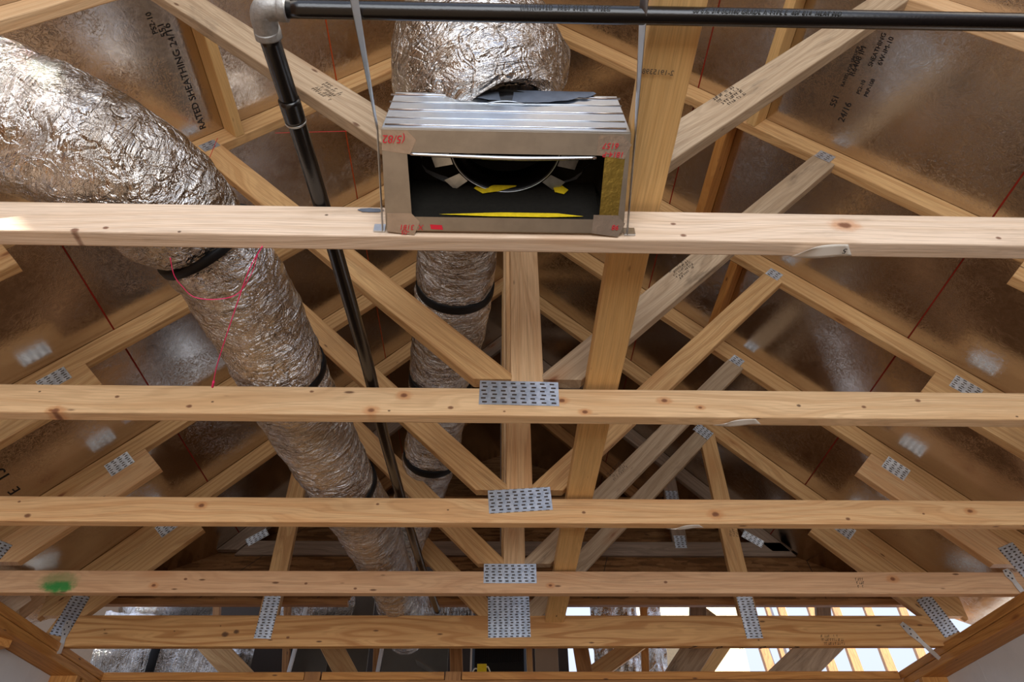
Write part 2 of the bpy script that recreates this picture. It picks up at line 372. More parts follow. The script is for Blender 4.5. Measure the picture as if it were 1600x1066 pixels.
def plate(parent, x, h, w_, d, Y, ang=0., name='connector_plate', mat=None):
    """nail plate pressed on the camera-side face of a truss; x,h in truss coordinates"""
    V = []; F = []; t = .0012
    M = Matrix.Translation((X0+x, Y-t, H+h+CZ)) @ Matrix.Rotation(-ang, 4, 'Y')
    nx = max(2, int(w_/.02)); nz = max(2, int(d/.02)); rnd = random.random()*9
    for i in range(nx+1):
        for j in range(nz+1):
            px, pz = (i/nx-.5)*w_, (j/nz-.5)*d
            V.append((px, -.0008+.0012*noise.noise(Vector((px*14+rnd, pz*14, rnd))), pz))
    k = len(V); V += [(a, b+t, c) for a, b, c in V]
    for i in range(nx):
        for j in range(nz):
            a = i*(nz+1)+j; F.append((a, a+nz+1, a+nz+2, a+1)); F.append((k+a, k+a+1, k+a+nz+2, k+a+nz+1))
    edge = [i*(nz+1) for i in range(nx+1)] + [nx*(nz+1)+j for j in range(1, nz+1)] + [i*(nz+1)+nz for i in range(nx-1, -1, -1)] + [j for j in range(nz-1, 0, -1)]
    for i in range(len(edge)):
        a, b = edge[i], edge[(i+1) % len(edge)]; F.append((b, a, a+k, b+k))
    return mesh(name, V, F, mat or PLATE, parent, M)

# ------------------------------------------------------------------ shell of the building
XL, XR = -1.95, 2.12            # inner faces of the side walls
floor = tag(box('floor', (0.1, 1.6, -1.42-.03), (9, 12, .06), FLOORM), kind='structure')
def sheath(name, s):
    root = None; n = Vector((s*SN, 0, CS))
    edges = [0, .765, 1.617, 2.34]
    def P(xp, y, off=0): return Vector((X0+s*xp, y, ZR-PS*xp)) + n*off
    def yval(xp): return 3.92 + ((ZR-PS*xp) - 1.69)/1.018 + .06      # where this slope meets the far roof
    V = []; F = []
    g = .0022
    for a, b in zip(edges[:-1], edges[1:]):
        a2, b2 = (a+g if a else 0), b-g
        y0 = -1.075
        k = len(V); q = [P(a2, y0), P(b2, y0), P(b2, yval(b2)), P(a2, yval(a2))]
        V += q+[p+n*.012 for p in q]
        F += [(k, k+1, k+2, k+3), (k+7, k+6, k+5, k+4)]+[(k+i, k+4+i, k+4+(i+1) % 4, k+(i+1) % 4) for i in range(4)]
    o = mesh(name, V, F, FOILS); tag(o, kind='structure')
    under = slab('underlayment', [P(0, -1., .0125), P(2.34, -1., .0125), P(2.34, yval(2.34), .0125), P(0, yval(0), .0125)], n, .003, SLATE, o)
    for e, mt in ((.765, ORNG if s < 0 else REDP), (1.617, REDP)):
        # red-painted panel edges showing along the joint
        V = []; F = []; N = 60; y0, y1 = -1.0, yval(e)
        for i in range(N+1):
            y = y0+(y1-y0)*i/N; wv = .0018+.0014*noise.noise(Vector((y*6, e, s)))
            V += [P(e-wv, y, -.0006), P(e+wv, y, -.0006)]
        F = [(2*i, 2*i+1, 2*i+3, 2*i+2) for i in range(N)]
        k = len(V); V += [v+n*.004 for v in V]; F += [(k+2*i+2, k+2*i+3, k+2*i+1, k+2*i) for i in range(N)]
        mesh('painted_seam', V, F, mt, o)
    return o, P, n
ceilR, PR, nR = sheath('ceiling_right', 1); ceilL, PL, nL = sheath('ceiling_left', -1)
# ink on the foil: text runs towards the viewer along the slope
def slope_text(s, body, p, size, mat=INK, space=1.0):
    P = PR if s > 0 else PL; o = ceilR if s > 0 else ceilL
    xp, y = p; up = Vector((-s*CS, 0, SN)) if s > 0 else Vector((-CS, 0, -SN))
    c = P(xp, y, -.0012)
    text('panel_print', body, c, (0, -1, 0), up, size, mat, o, space=space)
def onS(px, py, s):
    d = RGT*((px-800)/F_PX) - UPV*((py-533)/F_PX) + FWD
    t = (ZR+PS*s*X0)/(d.z+PS*s*d.x); q = d*t; return (s*(q.x-X0), q.y)
def line_text(s_, body, a, b, asp=.62):
    pa_, pb_ = onS(*a, s_), onS(*b, s_); L = abs(pb_[1]-pa_[1]); size = L/len(body)/asp
    slope_text(s_, body, pa_, size)
line_text(-1, 'RATED SHEATHING 24/16', (322, 200), (243, 12))
line_text(-1, '15', (18, 744), (34, 762)); line_text(-1, 'E', (33, 765), (44, 776), 1.)
line_text(1, 'ECTIE', (1042, 786), (1064, 770), .7)
line_text(-1, '551', (262, 56), (249, 30)); line_text(-1, 'PS2-10', (247, 52), (222, 2), .7)
line_text(1, '24/16', (1318, 192), (1334, 150)); line_text(1, '551', (1304, 168), (1313, 146))
line_text(1, 'RATED FOR SPRUCE', (1318, 136), (1348, 62), .66); line_text(1, 'R6408 IM', (1334, 120), (1358, 60)); line_text(1, 'PS2-10', (1343, 148), (1357, 115), .7)
line_text(1, 'PRP-108', (1355, 152), (1372, 112), .7); line_text(1, 'SHEATHING', (1362, 105), (1389, 44), .7); line_text(1, '6W-IM-10', (1377, 103), (1404, 44), .7)

# far roof rising behind the last truss, with a notch where the ducts run through
n3 = Vector((0, -SN, CS)).normalized()
def FP(x, y): return Vector((x, y, 1.69+1.018*(y-3.92)))
yb, yt = 3.56, 5.9
far = tag(slab('ceiling_front', [FP(-.32, yb), FP(3.2, yb), FP(3.2, yt), FP(-2.0, yt), FP(-2.0, yb), FP(-.73, yb), FP(-.72, 3.86), FP(-.33, 3.86)], -n3, .012, OSB), kind='structure')
for xs in (-1.5, -.9, .55, 1.3, 1.75):
    slab('panel_joint', [FP(xs, yb)+n3*.001, FP(xs+.004, yb)+n3*.001, FP(xs+.004+.3, 4.4)+n3*.001, FP(xs+.3, 4.4)+n3*.001], n3, .0006, SLATE, far)
board('ledger', FP(-.32, yb)+Vector((0, .022, -.016)), FP(3.2, yb)+Vector((0, .022, -.016)), .04, .03, W['brown'], far)
board('ledger', FP(-2.0, yb)+Vector((0, .022, -.016)), FP(-.74, yb)+Vector((0, .022, -.016)), .04, .03, W['brown'], far)

# side walls: doubled top plates, posts, panels
def side_wall(name, xi, s):
    xm = xi+s*.07; y1 = 3.76
    root = tag(board(name, (xm, -2.6, H-.019), (xm, y1+.1, H-.019), .14, .037, W['fir']), kind='structure')
    board('lower_plate', (xm+s*.002, -2.6, H-.0575), (xm+s*.002, y1, H-.0575), .14, .037, W['fir'], root)
    wy0, wy1, wz0, wz1 = (1.80, 3.35, -1.2, .60) if s < 0 else (1.80, 3.30, -.60, .60)  # unseen window openings, added to give the foil bright reflections
    zt, zb_ = H-.078, -1.42
    for (ya, yb_, za, zc) in ((-2.6, wy0, zb_, zt), (wy1, 3.76, zb_, zt), (wy0, wy1, zb_, wz0), (wy0, wy1, wz1, zt)):
        box('wall_sheathing', (xi+s*.13, (ya+yb_)/2, (za+zc)/2), (.012, yb_-ya, zc-za), WHITE if ya == wy1 or za == wz1 else PLYW, root)
    for (ya, za, dy_, dz_) in ((wy0, (wz0+wz1)/2, .03, wz1-wz0), (wy1, (wz0+wz1)/2, .03, wz1-wz0), ((wy0+wy1)/2, wz0, wy1-wy0, .03), ((wy0+wy1)/2, wz1, wy1-wy0, .03)):
        box('added_opening_frame', (xi+s*.10, ya, za), (.09, dy_, dz_), W['fir'], root)
    return root
wl = side_wall('wall_left', XL, -1); wr = side_wall('wall_right', XR, 1)
for x, y, s in ((XL-.07, 3.62, -1), (XL-.07, 3.55, -1), (XR+.07, 3.60, 1)):
    board('stud', (x, y, -1.42), (x, y, H-.077), .038, .14, W['fir'], wl if s < 0 else wr, zdir=(1, 0, 0))
box('white_panel', (XL-.30, 3.85, .2), (.02, 1.1, 1.25), WHITE, wl)
pw = at(1552, 1020, 3.3); box('white_panel', (pw.x+.45, 3.3+.25, .35), (.9, .5, 1.15), WHITE, wr)
wf = tag(board('wall_front', (XL-.1, 3.76+.045, H-.019), (-1.0, 3.76+.045, H-.019), .089, .037, W['fir']), kind='structure')
def fx(px): return at(px, 1055, 3.76).x
for a, b in ((475, 165), (694, 503), (1405, 722)):
    board('top_plate', (fx(b), 3.805, H-.019), (fx(a), 3.805, H-.019), .091, .038, W['fir'], wf)
board('lower_plate', (XL, 3.805, H-.058), (XR, 3.805, H-.058), .091, .037, W['brown'], wf)
for px in (488, 708):
    board('stub_block', (fx(px), 3.80, H-.05), (fx(px), 3.80, H+.0), .08, .08, W['brown'], wf, zdir=(0, 1, 0))
box('wall_sheathing', (.085, 3.83, -.24), (4.1, .03, 2.36), PLYW, wf)

# ------------------------------------------------------------------ roof trusses
def chord_h(xp, off=0): return HR - PS*xp - off/CS
def truss(i, Y, wb, wd, wt, label, bd=.089, b0=0., plates=True):
    T = thing('roof_truss', (X0, Y+.019, H+b0), label, 'roof truss')
    yc = Y+.019
    P = lambda x, h, dy=0: Vector((X0+x, yc+dy, H+h))
    xe = 2.128 if i == 4 else 2.22
    board('bottom_chord', P(-xe, b0+bd/2), P(xe, b0+bd/2), .038, bd, wb, T, c0=.35 if i == 4 else 'p', c1=-.45 if i == 4 else 'p')
    for s in (-1, 1):
        board('top_chord', P(0, chord_h(0, .0455)), P(s*2.20, chord_h(2.20, .0455)), .038, .089, wt, T, zdir=(0, 0, 1), c0='v', c1='v')
        board('heel_wedge', P(s*1.612, chord_h(1.612, .0455+.1155)-.0), P(s*2.085, chord_h(2.085, .161)), .038, .140, W['tan'] if i != 3 else W['amber'], T, c0='p', c1='h')
        if i > 0:
            pass
    return T, P
def webs(T, P, i, wd, wk, top=1.165, kingtop=None, b=.089, verticals=False):
    for s in (-1, 1):
        # diagonal from the foot of the king post up to the top chord
        h0 = b+.06; x0 = .105
        board('web', P(s*(x0-.02), .035+(x0-.02)), P(s*1.175, .035+1.175), .0375, .089, wd[0 if s < 0 else 1], T, c0='h', c1=-s*0.05)
        if verticals:
            board('web', P(s*1.14, b+.001), P(s*1.14, chord_h(1.14, .09)-.03), .037, .089, W['tan'], T, zdir=(1, 0, 0), c1=.0)
    board('king_post', P(0, b+.0005), P(0, chord_h(0, .09)-.02), .0382, .089, wk, T, zdir=(1, 0, 0))
specs = [
 (CH[0], (W['grey'], W['grey']), W['cream'], 'nearest roof truss with whitened bottom chord, under the metal register box'),
 (CH[1], (W['tan'], W['grey']), W['tan'], 'second roof truss back, pale chord with nail plate and knots below three crossing webs'),
 (CH[2], (W['tan'], W['tan']), W['tan'], 'third roof truss back, its central nail plate tilted upwards to the right'),
 (CH[3], (W['tan'], W['grey']), W['tan'], 'fourth roof truss back, reddish chord with a green paint patch at its left'),
 (CH[4], (W['tan'], W['grey']), W['tan'], 'deep fifth roof truss with bold grain and a square central nail plate'),
]
kings = [W['amber'], W['cream'], W['amber'], W['cream'], W['tan']]
TR = []
for i, Y in enumerate(YT):
    wb, wd, wt, lab = specs[i]
    b0 = -.014 if i == 4 else 0.; bd = .140 if i == 4 else .089
    T, P = truss(i, Y, wb, wd, wt, lab, bd, b0); webs(T, P, i, wd, kings[i], b=b0+bd, verticals=(i == 4)); TR.append((T, P))
    # nail plates
    if i in (1, 2, 3):
        cxp = {1: at(811, 615, Y), 2: at(812.5, 782, Y), 3: at(797, 896.5, Y)}[i]
        plate(T, cxp.x-X0, cxp.z-H, .212, .079 if i != 2 else .085, Y, {1: -.02, 2: .07, 3: 0}[i])
    if i == 4:
        plate(T, -.008, .122, .198, .196, Y, .02)
        for s in (-1, 1):
            plate(T, s*1.14, .122, .078, .205, Y, .03*s); plate(T, s*2.055, .125, .085, .19, Y, .36 if s > 0 else -.18)
            plate(T, s*1.12, 1.17, .10, .065, Y, -s*.78)
    for s in (-1, 1):
        if i < 4: plate(T, s*1.155, 1.20, .062, .052, Y, -s*.78)
        plate(T, s*1.745, .572, .105, .075, Y, -s*.79)
        if i < 4: plate(T, s*2.10, .13, .08, .16, Y, s*.35)
T1, T2, T3, T4, T5 = [t for t, _ in TR]
# scab boards nailed behind the second king post
yk = YT[1]+.038+.019
a = at(785, 396, yk); b = at(782, 567, yk)
tag(board('scab_board', (a.x, yk, b.z), (a.x, yk, H+2.0), .037, .075, W['gold']), 'short upright board behind the left edge of the second king post, ending highest', 'board')
yk3 = YT[2]-.019
a = at(838, 735, yk3)
tag(board('scab_board', (a.x+.012, yk3, a.z), (a.x+.012, yk3, H+1.9), .037, .045, W['tan']), 'narrow upright board behind the second truss, its cut end hanging above the tilted nail plate', 'board')
# grade stamps, chalk and ink on the lumber
def wink(par, px, py, Y, ang, w_, h_, rows, mat=GINK):
    c = at(px, py, Y-.0008); stamp('grade_stamp', c, (math.cos(ang), 0, math.sin(ang)), (-math.sin(ang), 0, math.cos(ang)), w_, h_, rows, mat, par)
wink(T1, 512, 142, YT[0], -math.pi/4, .07, .05, 5, INK); wink(T1, 1140, 150, YT[0], math.pi/4, .09, .05, 4, INK)
wink(T2, 1066, 420, YT[1], math.pi/4, .09, .05, 5, INK); wink(T4, 965, 735, YT[3], math.pi/4, .10, .05, 4, INK)
wink(T4, 1346, 911, YT[3], 0, .04, .045, 3, INK); wink(T5, 1300, 1000, YT[4], 0, .10, .05, 3, INK); wink(T5, 1146, 831, YT[4], 1.5, .05, .05, 3, INK)
for k, (px, py, ch, sz) in enumerate(((1034, 1009, '-', .10), (1085, 1013, '7', .10), (1128, 1013, '0', .09), (1166, 1011, 'x', .07), (1196, 1013, '0', .09))):
    c = at(px-8, py, YT[4]); text('marker_writing', ch, (c.x, YT[4]+.002+.034, H-.0148), (1, 0, 0), (0, -1, 0), sz*.55, INK, T5, shear=.4, ext=.0003, space=1)
c = at(1235, 1008, YT[4]); text('marker_writing', '->', (c.x, YT[4]+.036, H-.0148), (1, 0, 0), (0, -1, 0), .055, INK, T5)
# grey mastic smear on the near chord beside the box
c = at(579, 329, YT[0]-.001)
V = [c]; N = 26
for k in range(N):
    a = 2*math.pi*k/N; rr = 1+.35*noise.noise(Vector((math.cos(a)*2, math.sin(a)*2, 4))); V.append(c+Vector((.026*rr*math.cos(a), -.0004, .0065*rr*math.sin(a))))
mesh('mastic_smear', [v-Vector((0, .0008, 0)) for v in V], [(0, 1+k, 1+(k+1) % N) for k in range(N)], MAST, T1)

# valley truss standing on the far roof
YV = 3.92; zv = 1.712-H
VT = thing('valley_truss', (X0, YV+.019, 1.69), 'small dusty grey truss standing on the strand board behind the fifth truss', 'roof truss')
PV = lambda x, h: Vector((X0+x, YV+.019, H+h))
board('bottom_chord', PV(-1.57, zv+.046), PV(1.70, zv+.046), .038, .089, W['dusk'], VT, c0=.9, c1=-.9)
for s in (-1, 1):
    board('top_chord', PV(0, chord_h(0, .0455)), PV(s*1.66, chord_h(1.66, .0455)), .038, .089, W['dusk'], VT, c0='v', c1='h')
    board('web', PV(s*1.0+.05, zv+.09), PV(s*1.0+.05, chord_h(1.0, .12)), .037, .089, W['dusk'], VT, zdir=(1, 0, 0))
    plate(VT, s*1.0+.05, zv+.09, .07, .08, YV, 0); plate(VT, s*1.0+.05, zv+.4, .08, .07, YV, 0); plate(VT, s*1.50, zv+.11, .13, .05, YV, -s*.6)
board('king_post', PV(0, zv+.09), PV(0, chord_h(0, .12)), .037, .089, W['dusk'], VT, zdir=(1, 0, 0))
VT2 = thing('valley_truss', (X0, 4.55, 2.33), 'smaller truss high in the dark beyond the dusty grey truss', 'roof truss')
PV2 = lambda x, h: Vector((X0+x, 4.55, H+h))
board('bottom_chord', PV2(-1.0, 1.36), PV2(1.0, 1.36), .038, .089, W['brown'], VT2)
for s in (-1, 1): board('top_chord', PV2(0, chord_h(0, .0455)), PV2(s*1.05, chord_h(1.05, .0455)), .038, .089, W['brown'], VT2, c0='v', c1='v')

# ------------------------------------------------------------------ lateral brace, blocks under the sheathing
zb = H+.0895+.019
br = tag(board('lateral_brace', (.292, -.6, zb+.024), (.297, YT[4]-.001, zb+.003), .089, .038, W['gold'], zdir=(0, 0, 1)), 'long golden board lying flat across the bottom chords, right of the register box', 'brace board')
c = atz(1052, 118, H+.103)
text('lumber_print', '2-19153989', (c.x, c.y, H+.1025), (-1, -.05, 0), (.05, -1, 0), .013, GINK, br)
def block(p, y0, y1, s, off, mat, label):
    P = PR if s > 0 else PL; n = (nR if s > 0 else nL)
    a = P(p, y0, -.046); b = P(p, y1, -.046)
    return tag(board('roof_block', a, b, .038, .088, mat, zdir=n), label, 'blocking')
x_, y_ = onS(350, 215, -1); block(x_-.02, YT[0]+.04, YT[1]-.001, -1, 0, W['gold'], 'golden block under the left roof panels, meeting the second truss near the red string')
x_, y_ = onS(1176, 195, 1); block(x_+.02, YT[0]+.04, YT[1]-.001, 1, 0, W['gold'], 'upper block under the right roof panels, between the nearest two trusses')
x_, y_ = onS(1105, 334, 1); block(x_, YT[1]+.04, YT[2]-.001, 1, 0, W['fir'], 'orange block on the right roof, between the second and third trusses')
x_, y_ = onS(1137, 466, 1); block(x_, YT[2]+.04, YT[3]-.001, 1, 0, W['fir'], 'shorter looking block on the right roof behind the third truss top chord')

# ------------------------------------------------------------------ black sprinkler pipe
rp, rc_ = .0167, .0142
zp = 1.106; ex, ey = -.372, .482
SP = thing('sprinkler_pipe', (ex, ey, zp), 'black steel pipe with an elbow running over the trusses from front to back', 'pipe')
runp = [(ex, ey+.04, zp+.002), (-.357, .86, 1.131), (-.334, 1.4, 1.138), (-.330, 1.8, 1.145), (-.294, 2.67, 1.15), (-.258, 3.3, 1.17)]
tube('pipe_run', [p+(rp,) for p in runp], BLACKP, SP, 60, 24)
tube('cross_pipe', [(ex+.036, ey, zp, rc_), (.4, ey-.003, zp, rc_), (1.6, ey-.008, zp, rc_)], BLACKP, SP, 30, 24)
ell = [(ex, ey+.048, zp+.002, .0215), (ex, ey+.036, zp+.002, .0215), (ex, ey+.030, zp+.001, .0205), (ex, ey+.016, zp, .0205), (ex+.004, ey+.004, zp, .021), (ex+.016, ey, zp, .0195), (ex+.026, ey, zp, .0185), (ex+.030, ey, zp, .0195), (ex+.040, ey, zp, .0195)]
tube('elbow', ell, IRON, SP, 32, 24)
yk = atz(456, 176, 1.118).y
def onrun(y): f = (y-ey-.04)/(.86-ey-.04); return Vector((ex+(-.357-ex)*f, y, zp+.002+(1.131-zp-.002)*f))
tube('coupling', [tuple(onrun(yk-.026))+(.0176,), tuple(onrun(yk-.024))+(.0190,), tuple(onrun(yk+.014))+(.0190,), tuple(onrun(yk+.016))+(.0178,)], BLACKP, SP, 8, 24)
tube('coupling_ring', [tuple(onrun(yk+.017))+(.0180,), tuple(onrun(yk+.019))+(.0194,), tuple(onrun(yk+.022))+(.0180,)], GALV, SP, 6, 24)
pn = (Vector((0, 0, 0))-Vector((0.2, ey, zp))).normalized()
def pipetext(px, s_):
    c = atz(px, 21, zp); o = Vector((c.x, ey-.004, zp+.001)) + Vector((0, -.36, -.93)).normalized()*(rc_+.0008)
    text('pipe_print', s_, o+Vector((0, -.004, .002)), (1, 0, 0), (0, -.93, .36), .009, PIPEINK, SP, space=1.1)
pipetext(812, '(UL)(LISTED  3KEY STEEL  0.1SEC'); pipetext(1080, 'S0 S.C 3/4 SCH40 GRADE A TYPE E  40F 814  HEAT NO')

# ------------------------------------------------------------------ foil ducts
def wrinkle(seed, amp, alng=22., crush=()):
    def f(p, s, th, r):
        q = Vector((math.cos(th)*1.6, math.sin(th)*1.6, s*alng+seed))
        v = noise.noise(q)*.5 + .35*noise.noise(Vector((math.cos(th)*4, math.sin(th)*4, s*alng*2.3+seed))) + .25*noise.noise(p*32)
        w2 = noise.noise(Vector((math.cos(th)*1.1, math.sin(th)*1.1, s*3.2+seed)))*1.0
        o = amp*(v+w2)
        for (c0, wd_, dp) in crush: o -= dp*math.exp(-((s-c0)/wd_)**2)
        return o
    return f
def near_s(path, N, Y):
    pts, rad, fr, ss = sweep(path, N); i = min(range(N+1), key=lambda k: abs(pts[k].y-Y)); return pts[i], rad[i], fr[i], ss[i]
def strap_ring(par, c, r, t, w_=.030, mat=BAND, name='strap', tail=False):
    c = Vector(c); t = Vector(t).normalized()
    return tube(name, [tuple(c-t*w_/2)+(r,), tuple(c-t*w_*.46)+(r+.003,), tuple(c+t*w_*.46)+(r+.003,), tuple(c+t*w_/2)+(r,)], mat, par, 6, 48, True)
# duct A: from the upper left, bending and running away over the chords
zA = H+.089+.148
pa = []
for (px, py, z_, r) in ((-260, 60, zA+.10, .150), (-120, 130, zA+.06, .150), (0, 182, zA+.03, .150), (100, 222, zA+.02, .150), (200, 275, zA, .146), (290, 345, zA, .138), (345, 405, zA-.01, .130), (392, 480, zA-.012, .132), (448, 592, zA-.012, .136), (505, 700, zA-.005, .132), (548, 775, zA, .130), (590, 855, zA, .125), (618, 925, zA-.01, .112)):
    v = atz(px, py, z_); pa.append((v.x, v.y, v.z, r))
last = pa[-1]; pa += [(last[0]+.0, 3.60, 1.215, .105), (last[0]+.01, 3.82, 1.22, .10)]
NA = 420
pa = [p[:3]+(p[3]*(1 if q < 6 else .94),) for q, p in enumerate(pa)]
ptsA, radA, frA, ssA = sweep(pa, NA)
def sA(px, py):
    best = None
    for k, p in enumerate(ptsA):
        q = FWD.dot(p); u = 800+F_PX*RGT.dot(p)/q; v = 533-F_PX*UPV.dot(p)/q; d = (u-px)**2+(v-py)**2
        if best is None or d < best[0]: best = (d, k)
    return best[1]
DA = thing('flexible_duct', ptsA[NA//2], 'large crinkled silver duct bending from the upper left and running away between the trusses', 'duct')
kA = [sA(336, 362), sA(458, 566), sA(535, 755), sA(598, 905)]
crA = [(ssA[k], .018, .011) for k in kA] + [(ssA[sA(330, 350)], .05, .012)]
tube('foil_jacket', pa, DUCT, DA, NA, 96, True, wrinkle(3.1, .0105, 15, crA), True)
for k in kA[:3]: strap_ring(DA, ptsA[k], radA[k]-.004, frA[k][0], .018 if k == kA[0] else .028)
k = sA(0, 130)
strap_ring(DA, ptsA[sA(-18, 175)], .149, frA[k][0], .03, mat=flat('blue_black_band', (24, 30, 52), .5))
# duct B: rises out of the register box, bends over and runs back past the king posts
pb = [(.034, .80, 1.245, .100), (.020, .80, 1.285, .128), (-.022, .765, 1.37, .186), (-.050, .75, 1.49, .186), (-.075, .84, 1.63, .165), (-.115, 1.10, 1.74, .148), (-.125, 1.45, 1.785, .142), (-.150, 1.80, 1.775, .138), (-.212, 2.2, 1.74, .130), (-.268, 2.6, 1.66, .122), (-.335, 2.9, 1.575, .115), (-.43, 3.10, 1.44, .11), (-.48, 3.2, 1.33, .105)]
NB = 300
ptsB, radB, frB, ssB = sweep(pb, NB)
def sB(px, py):
    best = None
    for k, p in enumerate(ptsB):
        if k < 60: continue
        q = FWD.dot(p); u = 800+F_PX*RGT.dot(p)/q; v = 533-F_PX*UPV.dot(p)/q; d = (u-px)**2*.2+(v-py)**2
        if best is None or d < best[0]: best = (d, k)
    return best[1]
DB = thing('flexible_duct', ptsB[NB//2], 'silver duct rising from the metal box and passing left of the king posts', 'duct')
kB = [sB(722, 447), sB(680, 590), sB(655, 712)]
tube('foil_jacket', pb, DUCT, DB, NB, 96, True, wrinkle(9.7, .011, 14, [(ssB[k], .018, .012) for k in kB]), True)
for k in kB: strap_ring(DB, ptsB[k], radB[k]-.001, frB[k][0], .034)

# ------------------------------------------------------------------ register box with its open mouth
BL, BR = at(604, 364, .866).x, at(973, 370, .866).x
b0 = Vector((0, .866, 1.034)); b1 = Vector((0, .700, 1.118))       # lower and upper lip of the mouth
fd = (b1-b0); fl = fd.length; fd.normalize(); up = Vector((1, 0, 0)).cross(fd); up = -up if up.z < 0 else up   # into the box
RB = thing('register_box', ((BL+BR)/2, .79, 1.03), 'open sheet metal register box with black lining, strapped to the nearest truss', 'duct box')
DU = Vector((0, 0, 1))
def BX(x, a, h): return Vector((x, 0, 0)) + b0 + fd*a + DU*h
def quad(name, pts, th, mat, n=None):
    p = [Vector(q) for q in pts]; n = n or (p[1]-p[0]).cross(p[3]-p[0]).normalized(); return slab(name, p, n, th, mat, RB)
dp = .125
# outer walls
quad('near_wall', [BX(BL, fl, 0), BX(BR, fl, 0), BX(BR-.012, fl, dp), BX(BL+.012, fl, dp)], .003, GALVB, fd)
quad('far_wall', [BX(BL, 0, 0), BX(BR, 0, 0), BX(BR-.012, 0, dp), BX(BL+.012, 0, dp)], .002, BOXM, -fd)
quad('side_wall', [BX(BL, 0, 0), BX(BL, fl, 0), BX(BL+.012, fl, dp), BX(BL+.012, 0, dp)], .002, BOXM, Vector((-1, 0, 0)))
quad('side_wall', [BX(BR, 0, 0), BX(BR, fl, 0), BX(BR-.012, fl, dp), BX(BR-.012, 0, dp)], .002, BOXM, Vector((1, 0, 0)))
# back panel with a round hole
cx_, ca, rc = at(790, 250, .77).x, .108, .113
N = 40; V = []; F = []
ring = [BX(cx_+rc*math.cos(2*math.pi*k/N), ca+rc*.80*math.sin(2*math.pi*k/N), dp) for k in range(N)]
outer = []
for k in range(N):
    c_, s_ = math.cos(2*math.pi*k/N), math.sin(2*math.pi*k/N)
    tt = min(((BR-.012-cx_) if c_ > 0 else (cx_-BL-.012))/max(abs(c_), 1e-6), ((fl-ca) if s_ > 0 else ca)/max(abs(s_), 1e-6)); outer.append(BX(cx_+tt*c_, ca+tt*s_, dp))
V = ring+outer; F = [(k, (k+1) % N, N+(k+1) % N, N+k) for k in range(N)]
mesh('back_panel', V, F, LINER, RB)
# black lining inside
li = .028
for nm, pts, nn in (('lining', [BX(BL+.04, .022, .004), BX(BR-.045, .022, .004), BX(BR-.045, .022, dp-.002), BX(BL+.04, .022, dp-.002)], -fd),
                ('lining', [BX(BL+.04, .02, .004), BX(BL+.04, fl-.03, .004), BX(BL+.04, fl-.03, dp-.002), BX(BL+.04, .02, dp-.002)], Vector((-1, 0, 0))),
                ('lining', [BX(BR-.018, .02, .004), BX(BR-.018, fl-.03, .004), BX(BR-.045, fl-.03, dp-.002), BX(BR-.045, .02, dp-.002)], Vector((1, 0, 0))),
                ('lining', [BX(BL+.04, fl-.028, .004), BX(BR-.045, fl-.028, .004), BX(BR-.045, fl-.028, dp-.002), BX(BL+.04, fl-.028, dp-.002)], fd)):
    quad(nm, pts, .012, LINER, nn)
# flanges round the mouth
quad('flange', [BX(BL, fl-.040, 0), BX(BR, fl-.040, 0), BX(BR, fl, 0), BX(BL, fl, 0)], .002, BOXM, -up)
quad('flange', [BX(BL+.05, 0, 0), BX(BR-.05, 0, 0), BX(BR-.05, .026, 0), BX(BL+.05, .026, 0)], .002, BOXM, -up)
quad('flange', [BX(BL, 0, 0), BX(BL+.050, 0, 0), BX(BL+.044, fl-.04, 0), BX(BL, fl-.04, 0)], .002, BOXM, -up)
tag(quad('flange', [BX(BR-.048, 0, 0), BX(BR-.012, 0, 0), BX(BR-.006, fl-.04, 0), BX(BR-.044, fl-.04, 0)], .002, flat('gold_reflection_tint', (200, 178, 96), .3, 1., .4, 60), -up), 'flange tinted gold as a reflection')  # gold colour stands for the yellow reflection on this flange
quad('flange', [BX(BR-.012, 0, 0), BX(BR, 0, 0), BX(BR, fl-.04, 0), BX(BR-.006, fl-.04, 0)], .002, BOXM, -up)
# rolled seams and tape strips on the near wall
for h_, r_, m_ in ((.010, .0022, TAPE), (.034, .0016, GALVB), (.062, .0022, TAPE), (.090, .0016, GALVB), (.116, .0025, TAPE)):
    tube('rolled_seam', [tuple(BX(BL+.004, fl+.003, h_))+(r_,), tuple(BX(BR-.006, fl+.003, h_))+(r_,)], m_, RB, 4, 10)
tube('bent_lip', [tuple(BX(BL+.05, fl-.042, -.003))+(.003,), tuple(BX(-.06, fl-.044, -.004))+(.0035,), tuple(BX(.05, fl-.046, -.004))+(.0045,), tuple(BX(BR-.06, fl-.043, -.003))+(.003,)], TAPE, RB, 24, 8)
# top cover, mastic around the collar
quad('top_cover', [BX(BL+.012, 0, dp), BX(BR-.012, 0, dp), BX(BR-.012, fl, dp), BX(BL+.012, fl, dp)], .003, BOXM, up) if False else None
V = []; F = []; N = 48
for k in range(N):
    a = 2*math.pi*k/N
    for j, (rr, hh) in enumerate(((.118, .048), (.140, .018), (.165, .001), (.168, -.008))):
        q = 1+.10*noise.noise(Vector((math.cos(a)*3, math.sin(a)*3, j*.7)))
        V.append(BX(cx_+rr*q*math.cos(a)*1.05, ca-.02+rr*.52*q*math.sin(a), dp+hh+.006*noise.noise(Vector((math.cos(a)*6, math.sin(a)*6, j)))))
for k in range(N):
    for j in range(3):
        a, b = k*4+j, ((k+1) % N)*4+j; F.append((a, b, b+1, a+1))
mesh('mastic', V, F, MAST, RB, smooth=True)
V = []; F = []
for k in range(25):
    x_ = -.09+.28*k/24; w_ = (1-abs(k/12-1)**2)*.034+.006*noise.noise(Vector((k*.6, 2, 1)))
    V += [BX(x_, fl-.012, dp+.007), BX(x_, fl+.0075, dp+.007), BX(x_+.004, fl+.0078, dp-w_-.004)]
